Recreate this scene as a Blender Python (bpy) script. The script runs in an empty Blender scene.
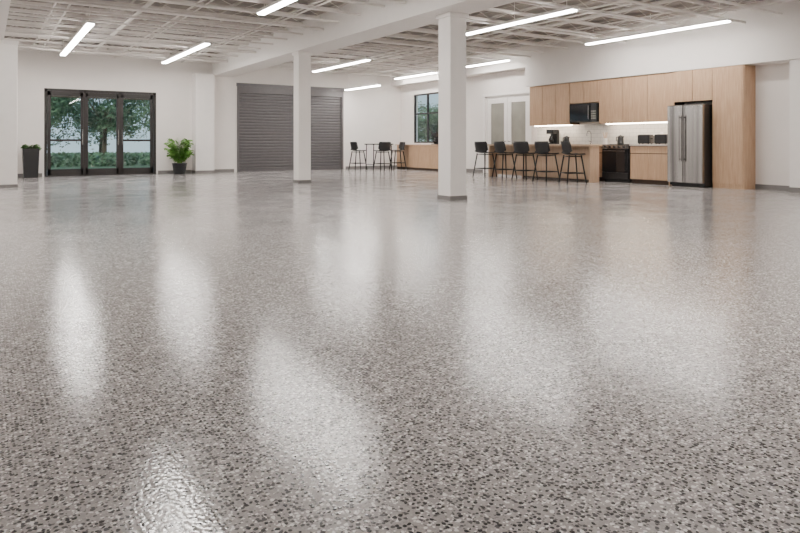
import bpy, bmesh, math, random
from mathutils import Vector, Matrix
random.seed(7)
scene = bpy.context.scene
COL = scene.collection

# ------------------------------------------------------------ materials
def new_mat(name):
    m = bpy.data.materials.new(name); m.use_nodes = True
    nt = m.node_tree
    return m, nt, nt.nodes['Principled BSDF']

def plain(name, col, rough=0.5, metal=0.0, var=0.04, scale=8.0, bump=0.0, spec=0.5):
    m, nt, b = new_mat(name)
    n = nt.nodes.new('ShaderNodeTexNoise'); n.inputs['Scale'].default_value = scale
    n.inputs['Detail'].default_value = 4
    tc = nt.nodes.new('ShaderNodeTexCoord'); nt.links.new(tc.outputs['Object'], n.inputs['Vector'])
    r = nt.nodes.new('ShaderNodeValToRGB')
    r.color_ramp.elements[0].position = 0.3; r.color_ramp.elements[1].position = 0.7
    r.color_ramp.elements[0].color = (*[max(0, c*(1-var)) for c in col], 1)
    r.color_ramp.elements[1].color = (*[min(1, c*(1+var)) for c in col], 1)
    nt.links.new(n.outputs['Fac'], r.inputs['Fac']); nt.links.new(r.outputs['Color'], b.inputs['Base Color'])
    b.inputs['Roughness'].default_value = rough; b.inputs['Metallic'].default_value = metal
    b.inputs['Specular IOR Level'].default_value = spec
    if bump:
        bp = nt.nodes.new('ShaderNodeBump'); bp.inputs['Strength'].default_value = bump
        bp.inputs['Distance'].default_value = 0.01
        nt.links.new(n.outputs['Fac'], bp.inputs['Height']); nt.links.new(bp.outputs['Normal'], b.inputs['Normal'])
    return m

def emit(name, col, s):
    m, nt, b = new_mat(name)
    b.inputs['Base Color'].default_value = (0.9, 0.9, 0.9, 1)
    b.inputs['Emission Color'].default_value = (*col, 1); b.inputs['Emission Strength'].default_value = s
    return m

def wood(name, c0, c1):
    m, nt, b = new_mat(name)
    tc = nt.nodes.new('ShaderNodeTexCoord'); mp = nt.nodes.new('ShaderNodeMapping')
    mp.inputs['Scale'].default_value = (14, 14, 0.9)
    n = nt.nodes.new('ShaderNodeTexNoise'); n.inputs['Scale'].default_value = 3; n.inputs['Detail'].default_value = 6
    n.inputs['Distortion'].default_value = 0.6
    r = nt.nodes.new('ShaderNodeValToRGB')
    r.color_ramp.elements[0].position = 0.3; r.color_ramp.elements[1].position = 0.72
    r.color_ramp.elements[0].color = (*c0, 1); r.color_ramp.elements[1].color = (*c1, 1)
    nt.links.new(tc.outputs['Object'], mp.inputs['Vector']); nt.links.new(mp.outputs['Vector'], n.inputs['Vector'])
    nt.links.new(n.outputs['Fac'], r.inputs['Fac']); nt.links.new(r.outputs['Color'], b.inputs['Base Color'])
    b.inputs['Roughness'].default_value = 0.45
    return m

def glass(name):
    m = bpy.data.materials.new(name); m.use_nodes = True; nt = m.node_tree
    nt.nodes.clear()
    o = nt.nodes.new('ShaderNodeOutputMaterial'); mx = nt.nodes.new('ShaderNodeMixShader')
    t = nt.nodes.new('ShaderNodeBsdfTransparent'); t.inputs['Color'].default_value = (0.88, 0.94, 0.93, 1)
    g = nt.nodes.new('ShaderNodeBsdfGlossy'); g.inputs['Roughness'].default_value = 0.02
    f = nt.nodes.new('ShaderNodeLayerWeight'); f.inputs['Blend'].default_value = 0.5
    p = nt.nodes.new('ShaderNodeMath'); p.operation = 'POWER'; p.inputs[1].default_value = 4.0
    q = nt.nodes.new('ShaderNodeMath'); q.operation = 'MULTIPLY_ADD'; q.inputs[1].default_value = 0.7; q.inputs[2].default_value = 0.03
    nt.links.new(f.outputs['Facing'], p.inputs[0]); nt.links.new(p.outputs[0], q.inputs[0])
    nt.links.new(q.outputs[0], mx.inputs[0]); nt.links.new(t.outputs[0], mx.inputs[1]); nt.links.new(g.outputs[0], mx.inputs[2])
    nt.links.new(mx.outputs[0], o.inputs[0])
    return m

def floor_mat():
    m, nt, b = new_mat('epoxy_flake_floor')
    L = nt.links.new
    tc = nt.nodes.new('ShaderNodeTexCoord')
    wn = nt.nodes.new('ShaderNodeTexNoise'); wn.inputs['Scale'].default_value = 60; wn.inputs['Detail'].default_value = 2
    L(tc.outputs['Object'], wn.inputs['Vector'])
    warp = nt.nodes.new('ShaderNodeMixRGB'); warp.blend_type = 'LINEAR_LIGHT'; warp.inputs[0].default_value = 0.005
    L(tc.outputs['Object'], warp.inputs[1]); L(wn.outputs['Color'], warp.inputs[2])
    def vor(scale):
        v = nt.nodes.new('ShaderNodeTexVoronoi'); v.inputs['Scale'].default_value = scale
        v.voronoi_dimensions = '2D'
        L(warp.outputs[0], v.inputs['Vector']); return v
    def ramp(src, els, const=False):
        r = nt.nodes.new('ShaderNodeValToRGB'); cr = r.color_ramp
        if const: cr.interpolation = 'CONSTANT'
        while len(cr.elements) < len(els): cr.elements.new(0.5)
        for e, (p, c) in zip(cr.elements, els):
            e.position = p; e.color = (*c, 1)
        L(src, r.inputs['Fac']); return r
    big = nt.nodes.new('ShaderNodeTexNoise'); big.inputs['Scale'].default_value = 0.6; big.inputs['Detail'].default_value = 4
    L(tc.outputs['Object'], big.inputs['Vector'])
    base = ramp(big.outputs['Fac'], [(0.3, (0.46, 0.43, 0.42)), (0.7, (0.52, 0.485, 0.475))])
    cur = base.outputs['Color']
    heights = []
    for scale, thr, cols in ((120, 0.40, [(0.0, (0.20, 0.19, 0.192)), (0.22, (0.42, 0.39, 0.38)), (0.5, (0.54, 0.51, 0.50)), (0.76, (0.95, 0.93, 0.91))]),
                             (70, 0.37, [(0.0, (0.04, 0.04, 0.043)), (0.30, (0.12, 0.117, 0.12)), (0.54, (0.44, 0.41, 0.405)), (0.84, (0.95, 0.93, 0.92))])):
        v = vor(scale)
        sep = nt.nodes.new('ShaderNodeSeparateColor'); L(v.outputs['Color'], sep.inputs[0])
        cc = ramp(sep.outputs[0], cols, True)
        tm = nt.nodes.new('ShaderNodeMath'); tm.operation = 'MULTIPLY_ADD'; tm.inputs[1].default_value = 0.22; tm.inputs[2].default_value = thr-0.12
        L(sep.outputs[1], tm.inputs[0])
        sb = nt.nodes.new('ShaderNodeMath'); sb.operation = 'SUBTRACT'; L(tm.outputs[0], sb.inputs[0]); L(v.outputs['Distance'], sb.inputs[1])
        mr = nt.nodes.new('ShaderNodeMapRange')
        mr.inputs['From Min'].default_value = -0.03; mr.inputs['From Max'].default_value = 0.03
        L(sb.outputs[0], mr.inputs['Value'])
        mx = nt.nodes.new('ShaderNodeMixRGB'); L(mr.outputs[0], mx.inputs[0]); L(cur, mx.inputs[1]); L(cc.outputs['Color'], mx.inputs[2])
        cur = mx.outputs[0]; heights.append(v.outputs['Distance'])
    L(cur, b.inputs['Base Color'])
    b.inputs['Roughness'].default_value = 0.14
    b.inputs['Specular IOR Level'].default_value = 0.7
    # the resin coat has a slightly uneven, patchy gloss
    gl = nt.nodes.new('ShaderNodeTexNoise'); gl.inputs['Scale'].default_value = 1.6; gl.inputs['Detail'].default_value = 3
    L(tc.outputs['Object'], gl.inputs['Vector'])
    gr = nt.nodes.new('ShaderNodeMapRange'); gr.inputs['From Min'].default_value = 0.35; gr.inputs['From Max'].default_value = 0.65
    gr.inputs['To Min'].default_value = 0.11; gr.inputs['To Max'].default_value = 0.18
    L(gl.outputs['Fac'], gr.inputs['Value']); L(gr.outputs[0], b.inputs['Roughness'])
    b1 = nt.nodes.new('ShaderNodeBump'); b1.inputs['Strength'].default_value = 0.22; b1.inputs['Distance'].default_value = 0.002
    b1.invert = True; L(heights[1], b1.inputs['Height'])
    L(b1.outputs['Normal'], b.inputs['Normal'])
    return m

def steel(name):
    m, nt, b = new_mat(name)
    tc = nt.nodes.new('ShaderNodeTexCoord'); mp = nt.nodes.new('ShaderNodeMapping')
    mp.inputs['Scale'].default_value = (2, 2, 200)
    n = nt.nodes.new('ShaderNodeTexNoise'); n.inputs['Scale'].default_value = 3
    L = nt.links.new
    L(tc.outputs['Object'], mp.inputs['Vector']); L(mp.outputs['Vector'], n.inputs['Vector'])
    mr = nt.nodes.new('ShaderNodeMapRange'); mr.inputs['To Min'].default_value = 0.16; mr.inputs['To Max'].default_value = 0.30
    L(n.outputs['Fac'], mr.inputs['Value']); L(mr.outputs[0], b.inputs['Roughness'])
    n2 = nt.nodes.new('ShaderNodeTexNoise'); n2.inputs['Scale'].default_value = 1
    mp2 = nt.nodes.new('ShaderNodeMapping'); mp2.inputs['Scale'].default_value = (3, 7, 0.15)
    L(tc.outputs['Object'], mp2.inputs['Vector']); L(mp2.outputs['Vector'], n2.inputs['Vector'])
    r = nt.nodes.new('ShaderNodeValToRGB'); r.color_ramp.elements[0].position = 0.35; r.color_ramp.elements[1].position = 0.65
    r.color_ramp.elements[0].color = (0.20, 0.195, 0.195, 1); r.color_ramp.elements[1].color = (0.46, 0.45, 0.44, 1)
    L(n2.outputs['Fac'], r.inputs['Fac']); L(r.outputs['Color'], b.inputs['Base Color'])
    b.inputs['Metallic'].default_value = 1
    return m

def tile(name):
    m, nt, b = new_mat(name)
    tc = nt.nodes.new('ShaderNodeTexCoord')
    br = nt.nodes.new('ShaderNodeTexBrick'); br.inputs['Scale'].default_value = 1
    sx = nt.nodes.new('ShaderNodeSeparateXYZ'); cx = nt.nodes.new('ShaderNodeCombineXYZ')
    L = nt.links.new
    L(tc.outputs['Object'], sx.inputs[0]); L(sx.outputs['Y'], cx.inputs['X']); L(sx.outputs['Z'], cx.inputs['Y'])
    L(cx.outputs[0], br.inputs['Vector'])
    br.inputs['Brick Width'].default_value = 0.2; br.inputs['Row Height'].default_value = 0.1; br.inputs['Mortar Size'].default_value = 0.004
    br.inputs['Color1'].default_value = (0.80, 0.77, 0.72, 1); br.inputs['Color2'].default_value = (0.76, 0.73, 0.68, 1); br.inputs['Mortar'].default_value = (0.5, 0.48, 0.45, 1)
    L(br.outputs['Color'], b.inputs['Base Color']); b.inputs['Roughness'].default_value = 0.2
    return m

M_floor = floor_mat()
M_wall = plain('wall_paint', (0.80, 0.76, 0.725), 0.7, var=0.015, scale=3, bump=0.03)
M_white = plain('white_paint', (0.85, 0.82, 0.79), 0.55, var=0.015)
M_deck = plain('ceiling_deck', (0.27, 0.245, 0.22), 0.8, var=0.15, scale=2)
M_joist = plain('joist_paint', (0.78, 0.74, 0.70), 0.6, var=0.05)
M_rib = plain('deck_rib', (0.42, 0.385, 0.35), 0.7, var=0.05)
M_base = plain('baseboard_vinyl', (0.19, 0.18, 0.175), 0.5)
M_frame = plain('dark_bronze_frame', (0.022, 0.018, 0.017), 0.4)
M_black = plain('black_plastic', (0.012, 0.012, 0.013), 0.4)
M_blackm = plain('black_metal', (0.015, 0.015, 0.015), 0.35, metal=0.4)
M_shut = plain('shutter_metal', (0.12, 0.114, 0.117), 0.45, metal=0.2, var=0.05)
M_wood = wood('oak_veneer', (0.43, 0.27, 0.16), (0.56, 0.38, 0.245))
M_gap = plain('cabinet_shadow_gap', (0.05, 0.03, 0.02), 0.8)
M_counter = plain('stone_counter', (0.55, 0.50, 0.45), 0.3, var=0.15, scale=60)
M_barwood = wood('bar_wood', (0.48, 0.33, 0.22), (0.60, 0.44, 0.31))
M_tile = tile('backsplash_tile')
M_steel = steel('brushed_steel')
M_dsteel = plain('dark_glass_panel', (0.012, 0.012, 0.014), 0.08)
M_glass = glass('clear_glass')
M_frost = plain('frosted_glass', (0.27, 0.26, 0.225), 0.3, var=0.15, scale=2)
M_light = emit('led_diffuser', (1.0, 0.95, 0.90), 64)
M_under = emit('undercabinet_led', (1.0, 0.88, 0.72), 25)
M_leaf = plain('leaf', (0.13, 0.30, 0.05), 0.5, var=0.5, scale=20)
M_leafd = plain('leaf_dark', (0.05, 0.13, 0.03), 0.55, var=0.5, scale=3)
M_treeleaf = plain('tree_leaf', (0.10, 0.17, 0.08), 0.6, var=0.6, scale=1.2)
M_bark = plain('bark', (0.10, 0.07, 0.045), 0.9, var=0.3)
M_soil = plain('soil', (0.05, 0.035, 0.025), 0.95)
M_pave = plain('paving', (0.32, 0.31, 0.29), 0.85, var=0.1)
M_grass = plain('grass', (0.11, 0.17, 0.08), 0.9, var=0.3, scale=4)

# ------------------------------------------------------------ mesh builder
class MB:
    def __init__(self, name):
        self.name = name; self.v = []; self.f = []; self.fm = []; self.mats = []; self.sm = []
    def mi(self, m):
        if m not in self.mats: self.mats.append(m)
        return self.mats.index(m)
    def add(self, vs, fs, m, smooth=False):
        o = len(self.v); k = self.mi(m)
        self.v += [tuple(x) for x in vs]
        for f in fs:
            self.f.append([i+o for i in f]); self.fm.append(k); self.sm.append(smooth)
    def box(self, x0, x1, y0, y1, z0, z1, m):
        vs = [(x, y, z) for z in (z0, z1) for y in (y0, y1) for x in (x0, x1)]
        self.add(vs, [(0,2,3,1),(4,5,7,6),(0,1,5,4),(2,6,7,3),(0,4,6,2),(1,3,7,5)], m)
    def bbox(self, x0, x1, y0, y1, z0, z1, m, w=0.01, seg=2):
        bm = bmesh.new(); bmesh.ops.create_cube(bm, size=1)
        for v in bm.verts:
            v.co = Vector(((x0+x1)/2+v.co.x*(x1-x0), (y0+y1)/2+v.co.y*(y1-y0), (z0+z1)/2+v.co.z*(z1-z0)))
        bmesh.ops.bevel(bm, geom=bm.edges[:], offset=w, segments=seg, affect='EDGES', profile=0.5)
        bm.verts.index_update()
        self.add([v.co for v in bm.verts], [[v.index for v in f.verts] for f in bm.faces], m)
        bm.free()
    def cyl(self, p0, p1, r0, m, r1=None, seg=12, caps=True):
        r1 = r0 if r1 is None else r1
        p0 = Vector(p0); p1 = Vector(p1); d = (p1-p0).normalized()
        a = d.orthogonal().normalized(); b = d.cross(a)
        vs = []
        for p, r in ((p0, r0), (p1, r1)):
            for i in range(seg):
                t = 2*math.pi*i/seg; vs.append(p+a*math.cos(t)*r+b*math.sin(t)*r)
        self.add(vs, [(i, (i+1) % seg, seg+(i+1) % seg, seg+i) for i in range(seg)], m, True)
        if caps:
            self.add(vs[:seg], [tuple(reversed(range(seg)))], m); self.add(vs[seg:], [tuple(range(seg))], m)
    def tube(self, pts, r, m, seg=8):
        for a, b in zip(pts[:-1], pts[1:]): self.cyl(a, b, r, m, seg=seg)
    def lathe(self, prof, m, c=(0, 0, 0), seg=24):
        vs = []
        for r, z in prof:
            for i in range(seg):
                t = 2*math.pi*i/seg; vs.append((c[0]+r*math.cos(t), c[1]+r*math.sin(t), c[2]+z))
        fs = []
        for k in range(len(prof)-1):
            for i in range(seg):
                j = (i+1) % seg; fs.append((k*seg+i, k*seg+j, (k+1)*seg+j, (k+1)*seg+i))
        fs.append(tuple(reversed(range(seg))))
        fs.append(tuple(range((len(prof)-1)*seg, len(prof)*seg)))
        self.add(vs, fs, m, True)
    def build(self, loc=(0, 0, 0), rz=0.0):
        me = bpy.data.meshes.new(self.name)
        me.from_pydata(self.v, [], self.f)
        for m in self.mats: me.materials.append(m)
        for p, k, s in zip(me.polygons, self.fm, self.sm):
            p.material_index = k; p.use_smooth = s
        me.update()
        o = bpy.data.objects.new(self.name, me); COL.objects.link(o)
        o.location = loc; o.rotation_euler = (0, 0, rz)
        return o

XL, XR, YB, YF, ZC = -3.5, 13.4, 20.6, -3.0, 3.78
T = 0.2
XC = XR-0.003
# ------------------------------------------------------------ shell
f = MB('floor'); f.box(XL-T, XR+T, YF-T, YB+T, -0.1, 0, M_floor); f.build()
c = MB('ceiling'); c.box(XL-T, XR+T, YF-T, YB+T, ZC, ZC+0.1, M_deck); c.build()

w = MB('wall_back')
DX0, DX1, DZ = 1.4, 4.42, 2.5
SX0, SX1, SZ = 6.96, 10.9, 2.85
w.box(XL-T, DX0, YB, YB+T, 0, ZC, M_wall); w.box(DX0, DX1, YB, YB+T, DZ, ZC, M_wall)
w.box(DX1, SX0, YB, YB+T, 0, ZC, M_wall); w.box(SX0, SX1, YB, YB+T, SZ, ZC, M_wall)
w.box(SX1, XR+T, YB, YB+T, 0, ZC, M_wall); w.build()
w = MB('wall_right')
FY0, FY1, FZ = 13.66, 15.65, 2.42
WY0, WY1, WZ0, WZ1 = 18.05, 19.75, 0.95, 2.75
w.box(XR, XR+T, YF, FY0, 0, ZC, M_wall); w.box(XR, XR+T, FY0, FY1, FZ, ZC, M_wall)
w.box(XR, XR+T, FY1, WY0, 0, ZC, M_wall)
w.box(XR, XR+T, WY0, WY1, 0, WZ0, M_wall); w.box(XR, XR+T, WY0, WY1, WZ1, ZC, M_wall)
w.box(XR, XR+T, WY1, YB, 0, ZC, M_wall); w.build()
w = MB('wall_left'); w.box(XL-T, XL, YF, YB, 0, ZC, M_wall); w.build()
w = MB('wall_front'); w.box(XL-T, XR+T, YF-T, YF, 0, ZC, M_wall); w.build()

s = MB('soffit'); s.box(12.97, XR, YF, 13.42, 2.555, ZC, M_wall); s.box(12.97, XR, 13.42, YB, 3.12, ZC, M_wall); s.build()
p = MB('wall_pier'); p.box(13.0, XR, 5.55, 6.26, 0, 2.55, M_white); p.box(12.985, XR, 5.535, 6.275, 0, 0.1, M_base); p.build()

BT = 3.12
def column(x, y, wd, z1, name='column'):
    k = MB(name); h = wd/2
    k.bbox(x-h, x+h, y-h, y+h, 0.0, z1, M_white, 0.008, 1)
    k.box(x-h-0.012, x+h+0.012, y-h-0.012, y+h+0.012, 0, 0.07, M_base)
    k.box(x-h-0.03, x+h+0.03, y-h-0.03, y+h+0.03, z1-0.07, z1, M_white)
    return k.build()
column(6.63, 8.6, 0.34, BT); column(6.38, 14.15, 0.31, BT)
k = MB('column'); k.box(5.5, 6.08, 20.15, YB, 0, BT, M_white); k.box(5.48, 6.10, 20.13, YB, 0, 0.09, M_base); k.build()
column(0.38, 16.1, 0.4, BT)
b = MB('ceiling_beam'); b.box(6.15, 6.82, YF, YB, BT, ZC, M_white); b.build()
b = MB('ceiling_beam'); b.box(-0.15, 0.33, YF, YB, BT, ZC, M_white); b.build()

# open ceiling structure
j = MB('ceiling_joists')
BAYS = ((XL, -0.16), (0.34, 6.14), (6.83, 12.96))
y = YF+0.4
while y < YB-0.1:
    for x0, x1 in BAYS:
        j.box(x0, x1, y-0.03, y+0.03, 3.66, 3.72, M_joist)
        j.box(x0, x1, y-0.03, y+0.03, 3.44, 3.475, M_joist)
        x = x0+0.1; up = True
        while x+0.45 < x1:
            a, bb = (3.475, 3.66) if up else (3.66, 3.475)
            j.add([(x-0.012, y, a), (x+0.012, y, a), (x+0.462, y, bb), (x+0.438, y, bb)], [(0, 1, 2, 3)], M_joist)
            x += 0.45; up = not up
    y += 0.9
for x0, x1 in BAYS:
    x = x0+0.3
    while x < x1-0.1:
        j.box(x-0.02, x+0.02, YF, YB, 3.72, 3.779, M_rib); x += 0.6
    nb = 3
    for i in range(nb):
        xx = x0+(i+0.5)*(x1-x0)/nb
        j.box(xx-0.015, xx+0.015, YF, YB, 3.479, 3.50, M_joist)
j.build()
j = MB('ceiling_conduit')
for x in (-2.4, -1.2, 1.1, 2.6, 3.5, 5.2, 7.6, 8.2, 9.9, 10.6, 11.5, 12.3):
    r = random.choice((0.015, 0.025, 0.04))
    j.cyl((x, YF, 3.56+r*0.5), (x, YB, 3.56+r*0.5), r, M_joist, seg=8)
for y in (2.0, 6.4, 9.3, 12.5, 16.6, 19.0):
    j.cyl((0.34, y, 3.40), (6.14, y, 3.40), 0.03, M_joist, seg=8)
    j.cyl((6.83, y+0.7, 3.40), (12.96, y+0.7, 3.40), 0.025, M_joist, seg=8)
    for xx in (1.9, 3.9, 5.4): j.cyl((xx, y, 3.33), (xx, y, 3.40), 0.015, M_joist, seg=8)
j.build()

# baseboards
bb = MB('baseboard_back')
for a, e in ((XL, DX0-0.05), (DX1+0.05, 5.47), (6.11, SX0-0.1), (SX1+0.1, XR)):
    bb.box(a, e, YB-0.012, YB, 0, 0.1, M_base)
bb.build()
bb = MB('baseboard_right')
for a, e in ((YF, 5.53), (6.28, 7.12), (13.4, FY0-0.1), (FY1+0.1, 17.0)):
    bb.box(XR-0.012, XR, a, e, 0, 0.1, M_base)
bb.build()
bb = MB('baseboard_left'); bb.box(XL, XL+0.012, YF, YB-0.02, 0, 0.1, M_base); bb.build()

# ------------------------------------------------------------ glass doors
d = MB('door_1')
yf0, yf1 = YB+0.02, YB+0.12
fw = 0.07
d.box(DX0, DX0+fw, yf0, yf1, 0, DZ, M_frame); d.box(DX1-fw, DX1, yf0, yf1, 0, DZ, M_frame)
d.box(DX0, DX1, yf0, yf1, DZ-0.08, DZ, M_frame); d.box(DX0, DX1, yf0, yf1, 0, 0.03, M_frame)
iw = (DX1-DX0-2*fw)/3
for i in range(3):
    a = DX0+fw+i*iw; e = a+iw
    if i < 2: d.box(e-0.03, e+0.03, yf0, yf1, 0, DZ, M_frame)
    a += 0.012; e -= 0.012
    y0, y1 = yf0+0.02, yf1-0.02
    d.box(a, a+0.085, y0, y1, 0.03, DZ-0.08, M_frame); d.box(e-0.085, e, y0, y1, 0.03, DZ-0.08, M_frame)
    d.box(a, e, y0, y1, 0.03, 0.2, M_frame); d.box(a, e, y0, y1, DZ-0.2, DZ-0.08, M_frame)
    d.box(a+0.08, e-0.08, y0+0.025, y1-0.025, 0.19, DZ-0.19, M_glass)
    if i != 1: d.box(a+0.08, e-0.08, y0, y1, 1.0, 1.06, M_frame)
    hx = e-0.04 if i != 2 else a+0.04
    d.cyl((hx, yf0-0.05, 0.9), (hx, yf0-0.05, 1.35), 0.014, M_steel)
    for z in (0.93, 1.32): d.cyl((hx, yf0-0.05, z), (hx, yf0+0.02, z), 0.01, M_steel)
d.build()

# ------------------------------------------------------------ roller shutter
s = MB('roller_shutter')
n = 26; sh = (SZ-0.28)/n
for i in range(n):
    z = 0.04+i*sh*0.995
    vs = []
    pr = [(0.0, 0.0), (-0.022, 0.012), (-0.026, sh*0.5), (-0.022, sh-0.016), (0.0, sh-0.004)]
    for px in (SX0+0.07, SX1-0.07):
        for dy, dz in pr: vs.append((px, YB+0.06+dy, z+dz))
    s.add(vs, [(q, q+5, q+6, q+1) for q in range(4)], M_shut)
s.box(SX0+0.07, SX1-0.07, YB+0.062, YB+0.075, 0, SZ-0.2, M_frame)
s.box(SX0+0.06, SX1-0.06, YB+0.02, YB+0.06, 0, 0.045, M_shut)
s.box(SX0, SX0+0.08, YB-0.03, YB+0.1, 0, SZ, M_shut); s.box(SX1-0.08, SX1, YB-0.03, YB+0.1, 0, SZ, M_shut)
s.box(SX0-0.02, SX1+0.02, YB-0.06, YB-0.001, SZ-0.03, SZ+0.08, M_shut)
s.box(SX0+0.08, SX1-0.08, YB-0.03, YB+0.1, SZ-0.24, SZ-0.03, M_shut)
s.build()

# ------------------------------------------------------------ white french doors
d = MB('door_2')
x0, x1 = XR+0.02, XR+0.1
d.box(x0, x1, FY0, FY0+0.06, 0, FZ, M_white); d.box(x0, x1, FY1-0.06, FY1, 0, FZ, M_white); d.box(x0, x1, FY0, FY1, FZ-0.06, FZ, M_white)
d.box(XR-0.03, XR-0.001, FY0-0.09, FY0, 0, FZ+0.09, M_white); d.box(XR-0.03, XR-0.001, FY1, FY1+0.09, 0, FZ+0.09, M_white); d.box(XR-0.03, XR-0.001, FY0, FY1, FZ, FZ+0.09, M_white)
mid = (FY0+FY1)/2
d.box(x0+0.05, x1, FY0+0.06, FY1-0.06, 0.0, FZ-0.06, M_gap)
for a, e in ((FY0+0.07, mid-0.007), (mid+0.007, FY1-0.07)):
    d.box(x0+0.01, x1-0.035, a, a+0.15, 0.012, FZ-0.07, M_white); d.box(x0+0.01, x1-0.035, e-0.15, e, 0.012, FZ-0.07, M_white)
    d.box(x0+0.01, x1-0.035, a+0.15, e-0.15, 0.012, 0.35, M_white); d.box(x0+0.01, x1-0.035, a+0.15, e-0.15, FZ-0.23, FZ-0.07, M_white)
    d.box(x0+0.03, x1-0.032, a+0.145, e-0.145, 0.34, FZ-0.22, M_frost)
for yy in (mid-0.07, mid+0.07):
    d.cyl((x0-0.04, yy, 1.0), (x0+0.01, yy, 1.0), 0.01, M_steel); d.cyl((x0-0.04, yy, 1.0), (x0-0.04, yy+(0.1 if yy > mid else -0.1), 1.0), 0.009, M_steel)
d.build()

# ------------------------------------------------------------ window right
d = MB('window_1')
x0, x1 = XR+0.03, XR+0.1
for a, e, z0, z1 in ((WY0, WY0+0.05, WZ0, WZ1), (WY1-0.05, WY1, WZ0, WZ1), (WY0, WY1, WZ0, WZ0+0.05), (WY0, WY1, WZ1-0.05, WZ1),
                     ((WY0+WY1)/2-0.025, (WY0+WY1)/2+0.025, WZ0, WZ1), (WY0, WY1, 2.0, 2.05)):
    d.box(x0, x1, a, e, z0, z1, M_frame)
d.box(x0+0.03, x0+0.04, WY0+0.04, WY1-0.04, WZ0+0.04, WZ1-0.04, M_glass)
d.build()

# ------------------------------------------------------------ light fixtures
def fixture(x, y0, y1, z=3.3, cz=3.44):
    k = MB('linear_light_fixture')
    k.box(x-0.07, x+0.07, y0, y1, z+0.012, z+0.07, M_white)
    k.box(x-0.062, x+0.062, y0+0.02, y1-0.02, z-0.012, z+0.012, M_light)
    n = max(2, int((y1-y0)/1.5)+1)
    for i in range(n):
        yy = y0+0.2+(y1-y0-0.4)*i/(n-1)
        k.cyl((x, yy, z+0.07), (x, yy, ZC), 0.006, M_white, seg=6)
    k.build()
for a in ((1.75, 13.9, 19.3), (1.75, 5.5, 8.0), (4.42, 15.2, 19.6), (4.22, 7.3, 11.2), (9.12, 15.7, 19.3), (8.75, 7.8, 10.9),
          (12.05, 6.9, 10.4), (12.5, 13.6, 15.5), (12.65, 17.3, 19.8), (10.8, 17.9, 20.2, 2.83),
          (4.22, -1.0, 3.4), (8.68, -0.8, 3.4), (12.05, -1.5, 3.0), (-1.8, 6.0, 10.0), (-1.8, 13.0, 18.0)):
    fixture(*a)

# ------------------------------------------------------------ kitchen
def front(k, x, y0, y1, z0, z1, m=None, handle=None):
    k.bbox(x-0.02, x, y0+0.005, y1-0.005, z0+0.004, z1-0.004, m or M_wood, 0.002, 1)
k = MB('upper_cabinets')
xf = 13.03
def upper(y0, y1, z0, z1, nd, xfr=xf):
    k.box(xfr, XC, y0, y1, z0, z1, M_gap)
    k.box(xfr+0.001, XC, y0-0.001, y1+0.001, z0-0.001, z0+0.015, M_wood)
    s_ = (y1-y0)/nd
    for i in range(nd): front(k, xfr, y0+i*s_, y0+(i+1)*s_, z0, z1)
upper(8.72, 10.83, 1.44, 2.55, 3)
upper(10.83, 11.80, 1.99, 2.55, 2)
upper(11.80, 13.28, 1.44, 2.55, 3)
k.box(xf, XC, 13.28, 13.30, 1.44, 2.55, M_wood)
k.build()
k = MB('tall_cabinet')
k.box(12.98, XC, 7.14, 7.80, 0.0, 2.55, M_wood)
front(k, 12.98, 7.14, 7.80, 0.1, 2.55)
k.box(12.97, XC, 7.12, 7.14, 0, 2.55, M_wood)
k.box(12.98, XC, 7.80, 8.70, 1.86, 2.55, M_gap)
front(k, 12.98, 7.80, 8.25, 1.86, 2.55); front(k, 12.98, 8.25, 8.70, 1.86, 2.55)
k.build()
k = MB('base_cabinets')
def basec(y0, y1, nd):
    k.box(12.86, XR-0.02, y0, y1, 0.0, 0.1, M_gap)
    k.box(12.82, XR-0.02, y0, y1, 0.1, 0.88, M_gap)
    s_ = (y1-y0)/nd
    for i in range(nd):
        front(k, 12.82, y0+i*s_, y0+(i+1)*s_, 0.1, 0.70)
        front(k, 12.82, y0+i*s_, y0+(i+1)*s_, 0.71, 0.875)
    k.bbox(12.77, XR-0.015, y0, y1, 0.88, 0.92, M_counter, 0.004, 1)
basec(8.72, 9.74, 2); basec(10.56, 13.36, 5)
k.box(12.8, XR-0.02, 13.36, 13.38, 0, 0.92, M_wood)
k.box(12.8, XR-0.02, 8.70, 8.72, 0, 0.92, M_wood)
k.build()
k = MB('backsplash'); k.box(XR-0.012, XR-0.001, 8.72, 13.36, 0.921, 1.438, M_tile)
for yy in (9.3, 11.0, 12.4): k.box(XR-0.018, XR-0.012, yy-0.04, yy+0.04, 1.1, 1.22, M_white)
k.build()
k = MB('undercabinet_light')
k.box(13.12, 13.18, 8.8, 10.7, 1.415, 1.437, M_under); k.box(13.12, 13.18, 11.85, 13.2, 1.415, 1.437, M_under)
k.build()

# fridge
k = MB('refrigerator')
fy0, fy1 = 7.84, 8.67
k.bbox(12.76, 13.36, fy0, fy1, 0.03, 1.78, M_black, 0.006, 1)
k.box(12.8, 13.3, fy0+0.03, fy1-0.03, 0, 0.03, M_black)
sp = fy0+0.46
k.bbox(12.67, 12.75, fy0, sp-0.004, 0.09, 1.77, M_steel, 0.012, 3)
k.bbox(12.67, 12.75, sp+0.004, fy1, 0.09, 1.77, M_steel, 0.012, 3)
for yy in (sp-0.05, sp+0.05):
    k.cyl((12.62, yy, 0.55), (12.62, yy, 1.55), 0.012, M_steel)
    for z in (0.6, 1.5): k.cyl((12.62, yy, z), (12.67, yy, z), 0.009, M_steel)
k.build()

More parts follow.
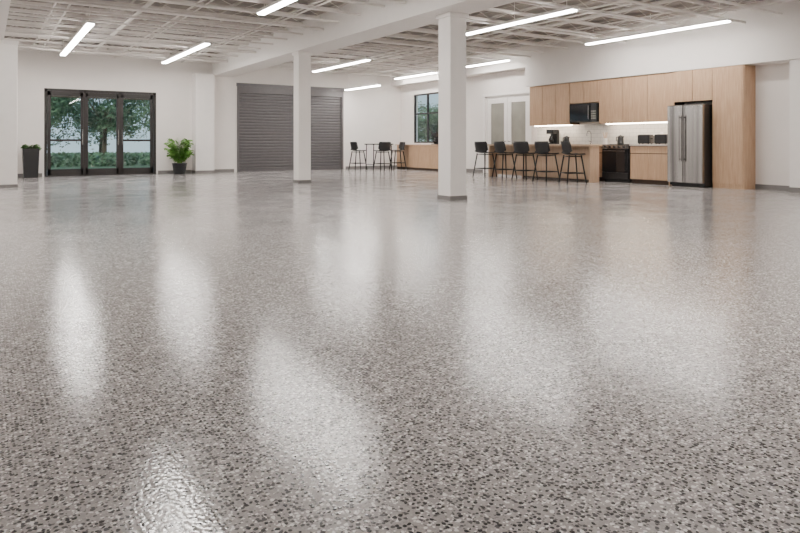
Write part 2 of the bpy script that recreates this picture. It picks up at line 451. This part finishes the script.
# range
k = MB('range_oven')
ry0, ry1 = 9.76, 10.54
k.bbox(12.8, 13.37, ry0, ry1, 0.08, 0.90, M_black, 0.005, 1)
k.box(12.85, 13.3, ry0+0.02, ry1-0.02, 0, 0.08, M_black)
k.bbox(12.76, 12.8, ry0+0.01, ry1-0.01, 0.25, 0.80, M_dsteel, 0.005, 1)
k.bbox(12.76, 12.8, ry0+0.01, ry1-0.01, 0.09, 0.235, M_black, 0.005, 1)
k.bbox(12.75, 12.8, ry0, ry1, 0.81, 0.90, M_steel, 0.005, 1)
k.cyl((12.72, ry0+0.06, 0.76), (12.72, ry1-0.06, 0.76), 0.013, M_steel)
for yy in (ry0+0.1, ry1-0.1): k.cyl((12.72, yy, 0.76), (12.76, yy, 0.76), 0.009, M_steel)
for i in range(5): k.cyl((12.73, ry0+0.12+i*0.135, 0.855), (12.75, ry0+0.12+i*0.135, 0.855), 0.02, M_black, seg=16)
k.box(12.79, 13.37, ry0, ry1, 0.90, 0.915, M_dsteel)
for xx in (12.95, 13.22):
    for yy in (ry0+0.2, ry1-0.2): k.lathe([(0.09, 0.0), (0.09, 0.006), (0.07, 0.008)], M_black, (xx, yy, 0.915))
k.build()

k = MB('microwave_oven')
k.bbox(12.99, 13.38, 10.86, 11.77, 1.50, 1.97, M_black, 0.006, 1)
k.bbox(12.965, 12.99, 11.08, 11.76, 1.51, 1.96, M_dsteel, 0.004, 1)
k.bbox(12.97, 12.99, 10.87, 11.07, 1.51, 1.96, M_black, 0.004, 1)
k.cyl((12.94, 11.11, 1.56), (12.94, 11.11, 1.91), 0.01, M_steel)
for z in (1.58, 1.89): k.cyl((12.94, 11.11, z), (12.97, 11.11, z), 0.007, M_steel)
for a in range(4):
    for b_ in range(3): k.box(12.966, 12.97, 10.90+b_*0.05, 10.935+b_*0.05, 1.56+a*0.06, 1.60+a*0.06, M_frost)
k.build()

def coffee_maker(x, y, z):
    k = MB('coffee_maker')
    k.bbox(-0.13, 0.13, -0.12, 0.12, 0, 0.03, M_black, 0.006); k.bbox(0.03, 0.13, -0.12, 0.12, 0.03, 0.34, M_black, 0.006)
    k.bbox(-0.13, 0.13, -0.12, 0.12, 0.28, 0.40, M_black, 0.01)
    k.lathe([(0.05, 0), (0.078, 0.05), (0.07, 0.13), (0.05, 0.17), (0.055, 0.19)], M_dsteel, (-0.045, 0, 0.031))
    k.tube([(-0.11, 0, 0.17), (-0.15, 0, 0.14), (-0.15, 0, 0.10), (-0.115, 0, 0.08)], 0.008, M_black)
    k.build((x, y, z))
coffee_maker(13.12, 12.5, 0.921)
def toaster(x, y, z, rz=0):
    k = MB('toaster')
    k.bbox(-0.1, 0.1, -0.16, 0.16, 0.012, 0.23, M_black, 0.03, 3)
    for yy in (-0.12, 0.12):
        for xx in (-0.06, 0.06): k.cyl((xx, yy, 0), (xx, yy, 0.015), 0.012, M_black)
    for xx in (-0.035, 0.035): k.box(xx-0.012, xx+0.012, -0.11, 0.11, 0.225, 0.232, M_steel)
    k.bbox(-0.085, 0.085, -0.175, -0.16, 0.02, 0.2, M_steel, 0.005); k.box(-0.02, 0.02, -0.2, -0.175, 0.12, 0.14, M_black)
    k.build((x, y, z), rz)
toaster(13.05, 9.05, 0.921); toaster(13.05, 9.5, 0.921)
def kettle(x, y, z):
    k = MB('electric_kettle')
    k.lathe([(0.085, 0), (0.085, 0.02), (0.08, 0.025), (0.075, 0.12), (0.06, 0.19), (0.05, 0.205), (0.02, 0.215), (0.015, 0.23)], M_black)
    k.tube([(0, 0.06, 0.18), (0, 0.12, 0.17), (0, 0.125, 0.09), (0, 0.08, 0.06)], 0.01, M_black)
    k.cyl((0, -0.06, 0.15), (0, -0.1, 0.19), 0.02, M_black, r1=0.012)
    k.build((x, y, z))
kettle(13.22, 10.34, 0.924)
kettle(13.12, 12.0, 0.921)
def faucet(x, y, z):
    k = MB('sink_faucet')
    k.lathe([(0.028, 0), (0.028, 0.02), (0.016, 0.03)], M_steel)
    pts = [(0, 0, 0.02), (0, 0, 0.26)]+[(-0.08+0.08*math.cos(t), 0, 0.26+0.08*math.sin(t)) for t in [math.pi*i/8 for i in range(1, 9)]]+[(-0.16, 0, 0.2)]
    k.tube(pts, 0.011, M_steel); k.cyl((0, 0.02, 0.06), (0, 0.08, 0.09), 0.007, M_steel)
    k.build((x, y, z))
faucet(13.27, 11.3, 0.921)
k = MB('utensil_crock'); k.lathe([(0.05, 0), (0.058, 0.02), (0.055, 0.14), (0.06, 0.15)], M_white)
for i in range(5):
    t = i*1.3; k.cyl((0.02*math.cos(t), 0.02*math.sin(t), 0.14), (0.06*math.cos(t), 0.06*math.sin(t), 0.3), 0.006, M_barwood)
k.build((13.15, 10.75, 0.921))

# ------------------------------------------------------------ bar
k = MB('bar_counter')
k.bbox(12.08, 12.5, 10.3, 14.1, 0.87, 0.92, M_barwood, 0.005, 1)
for yy in (10.35, 14.0): k.bbox(12.13, 12.45, yy, yy+0.05, 0, 0.87, M_barwood, 0.004, 1)
k.bbox(12.40, 12.43, 10.4, 14.0, 0.05, 0.87, M_barwood, 0.003, 1)
k.build()

def bar_stool(x, y, rz):
    k = MB('bar_stool')
    H = 0.66
    top = [(0.15, 0.15), (0.15, -0.15), (-0.15, 0.15), (-0.15, -0.15)]
    bot = [(0.24, 0.23), (0.24, -0.23), (-0.24, 0.23), (-0.24, -0.23)]
    for (a, b_), (c_, d_) in zip(top, bot): k.cyl((c_, d_, 0), (a, b_, H), 0.016, M_blackm, r1=0.019, seg=10)
    def at(i, z):
        t = z/H; return (bot[i][0]*(1-t)+top[i][0]*t, bot[i][1]*(1-t)+top[i][1]*t, z)
    for a, b_ in ((0, 1), (2, 3), (0, 2), (1, 3)): k.cyl(at(a, 0.24), at(b_, 0.24), 0.012, M_blackm, seg=8)
    for a, b_ in ((0, 1), (2, 3), (0, 2), (1, 3)): k.cyl(at(a, 0.635), at(b_, 0.635), 0.012, M_blackm, seg=8)
    prof = [(0.24, 0.675), (0.20, 0.69), (0.05, 0.68), (-0.10, 0.68), (-0.17, 0.70), (-0.205, 0.76), (-0.23, 0.86), (-0.25, 0.95), (-0.258, 0.99)]
    nw = 9; vs = []
    for r, (px, pz) in enumerate(prof):
        wd = 0.22 if r < 5 else 0.24
        if r == 0: wd = 0.19
        if r == len(prof)-1: wd = 0.21
        for i in range(nw):
            u = -1+2*i/(nw-1)
            lift = 0.02*u*u if r < 5 else 0; fwd = 0.09*u*u if r >= 5 else 0
            vs.append((px+fwd, u*wd, pz+lift))
    fs = [(r*nw+i, r*nw+i+1, (r+1)*nw+i+1, (r+1)*nw+i) for r in range(len(prof)-1) for i in range(nw-1)]
    k.add(vs, fs, M_black, True)
    o = k.build((x, y, 0), rz)
    m = o.modifiers.new('thick', 'SOLIDIFY'); m.thickness = 0.014
    return o
bar_stool(11.75, 13.75, 0.1); bar_stool(11.75, 12.95, -0.1); bar_stool(11.73, 12.15, 0.15); bar_stool(11.74, 11.4, 0.0); bar_stool(11.68, 10.5, -0.4)
k = MB('pub_table')
k.bbox(-0.42, 0.42, -0.3, 0.3, 0.89, 0.925, M_black, 0.006, 1)
for sx_ in (-1, 1):
    for sy_ in (-1, 1): k.cyl((sx_*0.38, sy_*0.26, 0), (sx_*0.36, sy_*0.25, 0.89), 0.016, M_blackm)
    k.cyl((sx_*0.375, -0.26, 0.2), (sx_*0.375, 0.26, 0.2), 0.01, M_blackm)
k.build((11.72, 19.45, 0))
bar_stool(11.02, 19.72, 0.0); bar_stool(12.42, 19.3, math.pi-0.2); bar_stool(11.5, 18.85, math.pi/2)

# window counter
k = MB('window_counter')
k.box(12.78, XR-0.02, 17.1, 19.9, 0, 0.08, M_gap)
k.box(12.78, XR-0.02, 17.1, 19.9, 0.08, 0.86, M_wood)
for i in range(4): front(k, 12.78, 17.1+i*0.7, 17.1+(i+1)*0.7, 0.08, 0.86)
k.bbox(12.72, XR-0.02, 17.05, 19.95, 0.86, 0.90, M_barwood, 0.004, 1)
k.build()
coffee_maker(13.1, 17.9, 0.901)

# ------------------------------------------------------------ plants
def frond(k, base, ang, length, rise, m, w0=0.03):
    n = 9; dirv = Vector((math.cos(ang), math.sin(ang), 0)); side = Vector((-math.sin(ang), math.cos(ang), 0))
    pts = []
    for i in range(n+1):
        t = i/n
        pts.append(Vector(base)+dirv*length*(t**1.3)*0.75+Vector((0, 0, rise*(1.6*t-0.75*t*t))))
    for i in range(n):
        k.cyl(pts[i], pts[i+1], 0.004, m, r1=0.003, seg=4, caps=False)
    for i in range(2, n+1):
        L = 0.17*(1-abs(i/n-0.55))
        for s_ in (-1, 1):
            p = pts[i]; tip = p+side*s_*L*0.8+dirv*L*0.5+Vector((0, 0, -0.05+random.uniform(-.03, .03)))
            q = p.lerp(tip, 0.45); wv = dirv*w0*0.6
            k.add([p, q-wv, tip, q+wv], [(0, 1, 2, 3)], m)
k = MB('potted_palm')
k.lathe([(0.15, 0), (0.17, 0.02), (0.21, 0.30), (0.22, 0.31), (0.22, 0.34), (0.19, 0.34), (0.185, 0.30)], M_black)
k.lathe([(0.18, 0), (0.05, 0.01)], M_soil, (0, 0, 0.30))
for i in range(80):
    a = i*2.4; L = random.uniform(0.12, 0.46)
    frond(k, (0.06*math.cos(a), 0.06*math.sin(a), 0.30), a, L, random.uniform(0.35, 0.95), M_leaf, 0.06)
k.build((4.97, 20.0, 0))
k = MB('tall_planter')
hw = 0.2
vs = []
for wv, z in ((0.17, 0), (hw, 0.80), (hw-0.02, 0.80), (hw-0.03, 0.72)):
    vs += [(-wv, -wv, z), (wv, -wv, z), (wv, wv, z), (-wv, wv, z)]
fs = [(3, 2, 1, 0)]+[(r*4+i, r*4+(i+1) % 4, (r+1)*4+(i+1) % 4, (r+1)*4+i) for r in range(3) for i in range(4)]
k.add(vs, fs, M_black); k.add(vs[12:], [(0, 1, 2, 3)], M_soil)
for i in range(26): frond(k, (0, 0, 0.72), i*2.4, random.uniform(0.12, 0.28), random.uniform(0.1, 0.24), M_leafd, 0.05)
k.build((1.05, 20.2, 0))

# ------------------------------------------------------------ outside
k = MB('ground_outside'); 
k.box(-30, 50, YB+T+0.01, 26, -0.12, -0.02, M_pave); k.box(-30, 50, 26, 70, -0.12, -0.02, M_grass)
k.box(XR+T+0.01, 50, -10, YB+T, -0.12, -0.02, M_grass); k.build()
def tree(x, y, h, r, n=3400):
    k = MB('tree')
    k.cyl((0, 0, -0.02), (0.1, 0, h*0.55), 0.13, M_bark, r1=0.07)
    cl = []
    for i in range(9):
        a = i*2.4; rr = r*random.uniform(0.3, 0.75); z = h*random.uniform(0.4, 0.92)
        p = (rr*math.cos(a), rr*math.sin(a), z); cl.append((Vector(p), r*random.uniform(0.35, 0.6)))
        k.cyl((0.05, 0, h*0.38), p, 0.05, M_bark, r1=0.015, seg=6)
    for i in range(n):
        c_, cr = random.choice(cl)
        d_ = Vector((random.gauss(0, 1), random.gauss(0, 1), random.gauss(0, 0.8))).normalized()*cr*random.uniform(0.5, 1)
        p = c_+d_; a = Vector((random.gauss(0, 1), random.gauss(0, 1), random.gauss(0, 1))).normalized(); b_ = a.orthogonal().normalized()
        s_ = random.uniform(0.07, 0.14)
        k.add([p-a*s_, p-b_*s_*0.5, p+a*s_, p+b_*s_*0.5], [(0, 1, 2, 3)], M_treeleaf)
    k.build((x, y, 0))
for x, y, h, r in ((1.9, 33, 4.6, 1.7), (5.0, 35, 4.6, 1.9), (7.6, 32.5, 4.6, 1.5), (3.0, 44, 3.8, 2.2), (9.0, 40, 4.2, 2.2), (-3.5, 44, 4.0, 2), (0.5, 50, 4.2, 2.6), (6.5, 47, 4.4, 2.6),
                   (23, 31.5, 3.0, 1.6), (27, 40, 3.6, 2.2), (32, 42, 4.0, 2.2), (22.0, 40, 3.4, 2.0)):
    tree(x, y, h, r)
k = MB('hedge')
for i in range(4500):
    p = Vector((random.uniform(-4, 12), random.uniform(28.6, 29.4), random.uniform(0, 0.55)))
    a = Vector((random.gauss(0, 1), random.gauss(0, 1), random.gauss(0, 1))).normalized(); b_ = a.orthogonal().normalized(); s_ = 0.09
    k.add([p-a*s_, p-b_*s_*0.5, p+a*s_, p+b_*s_*0.5], [(0, 1, 2, 3)], M_treeleaf)
k.build()
k = MB('patio_pergola')
for xx in (1.2, 5.6):
    k.box(xx, xx+0.14, 24.4, 24.54, -0.02, 2.5, M_bark)
k.box(0.6, 6.4, 24.38, 24.56, 2.5, 2.7, M_bark)
k.build()

# world: clear-sky gradient by elevation
wd = bpy.data.worlds.new('sky_world'); scene.world = wd; wd.use_nodes = True
nt = wd.node_tree; bg = nt.nodes['Background']
tc = nt.nodes.new('ShaderNodeTexCoord'); sx = nt.nodes.new('ShaderNodeSeparateXYZ'); rp = nt.nodes.new('ShaderNodeValToRGB')
rp.color_ramp.elements[0].position = 0.0; rp.color_ramp.elements[0].color = (0.62, 0.74, 0.85, 1)
rp.color_ramp.elements[1].position = 0.6; rp.color_ramp.elements[1].color = (0.22, 0.42, 0.75, 1)
nt.links.new(tc.outputs['Generated'], sx.inputs[0]); nt.links.new(sx.outputs['Z'], rp.inputs['Fac']); nt.links.new(rp.outputs['Color'], bg.inputs[0])
bg.inputs[1].default_value = 1.3
sun = bpy.data.lights.new('sun', 'SUN'); sun.energy = 3.5; sun.angle = 0.05; sun.color = (1, 0.95, 0.88)
so = bpy.data.objects.new('sun', sun); COL.objects.link(so); so.rotation_euler = (math.radians(50), 0, math.radians(-30)); so.location = (0, 0, 20)

# camera
cam = bpy.data.cameras.new('camera'); co = bpy.data.objects.new('camera', cam); COL.objects.link(co)
cam.sensor_width = 36; cam.lens = 28.8; cam.shift_y = -123.5/800
co.location = (0, 0, 0.95); co.rotation_euler = (math.pi/2, 0, -math.atan(415/640))
cam.clip_end = 300
scene.camera = co
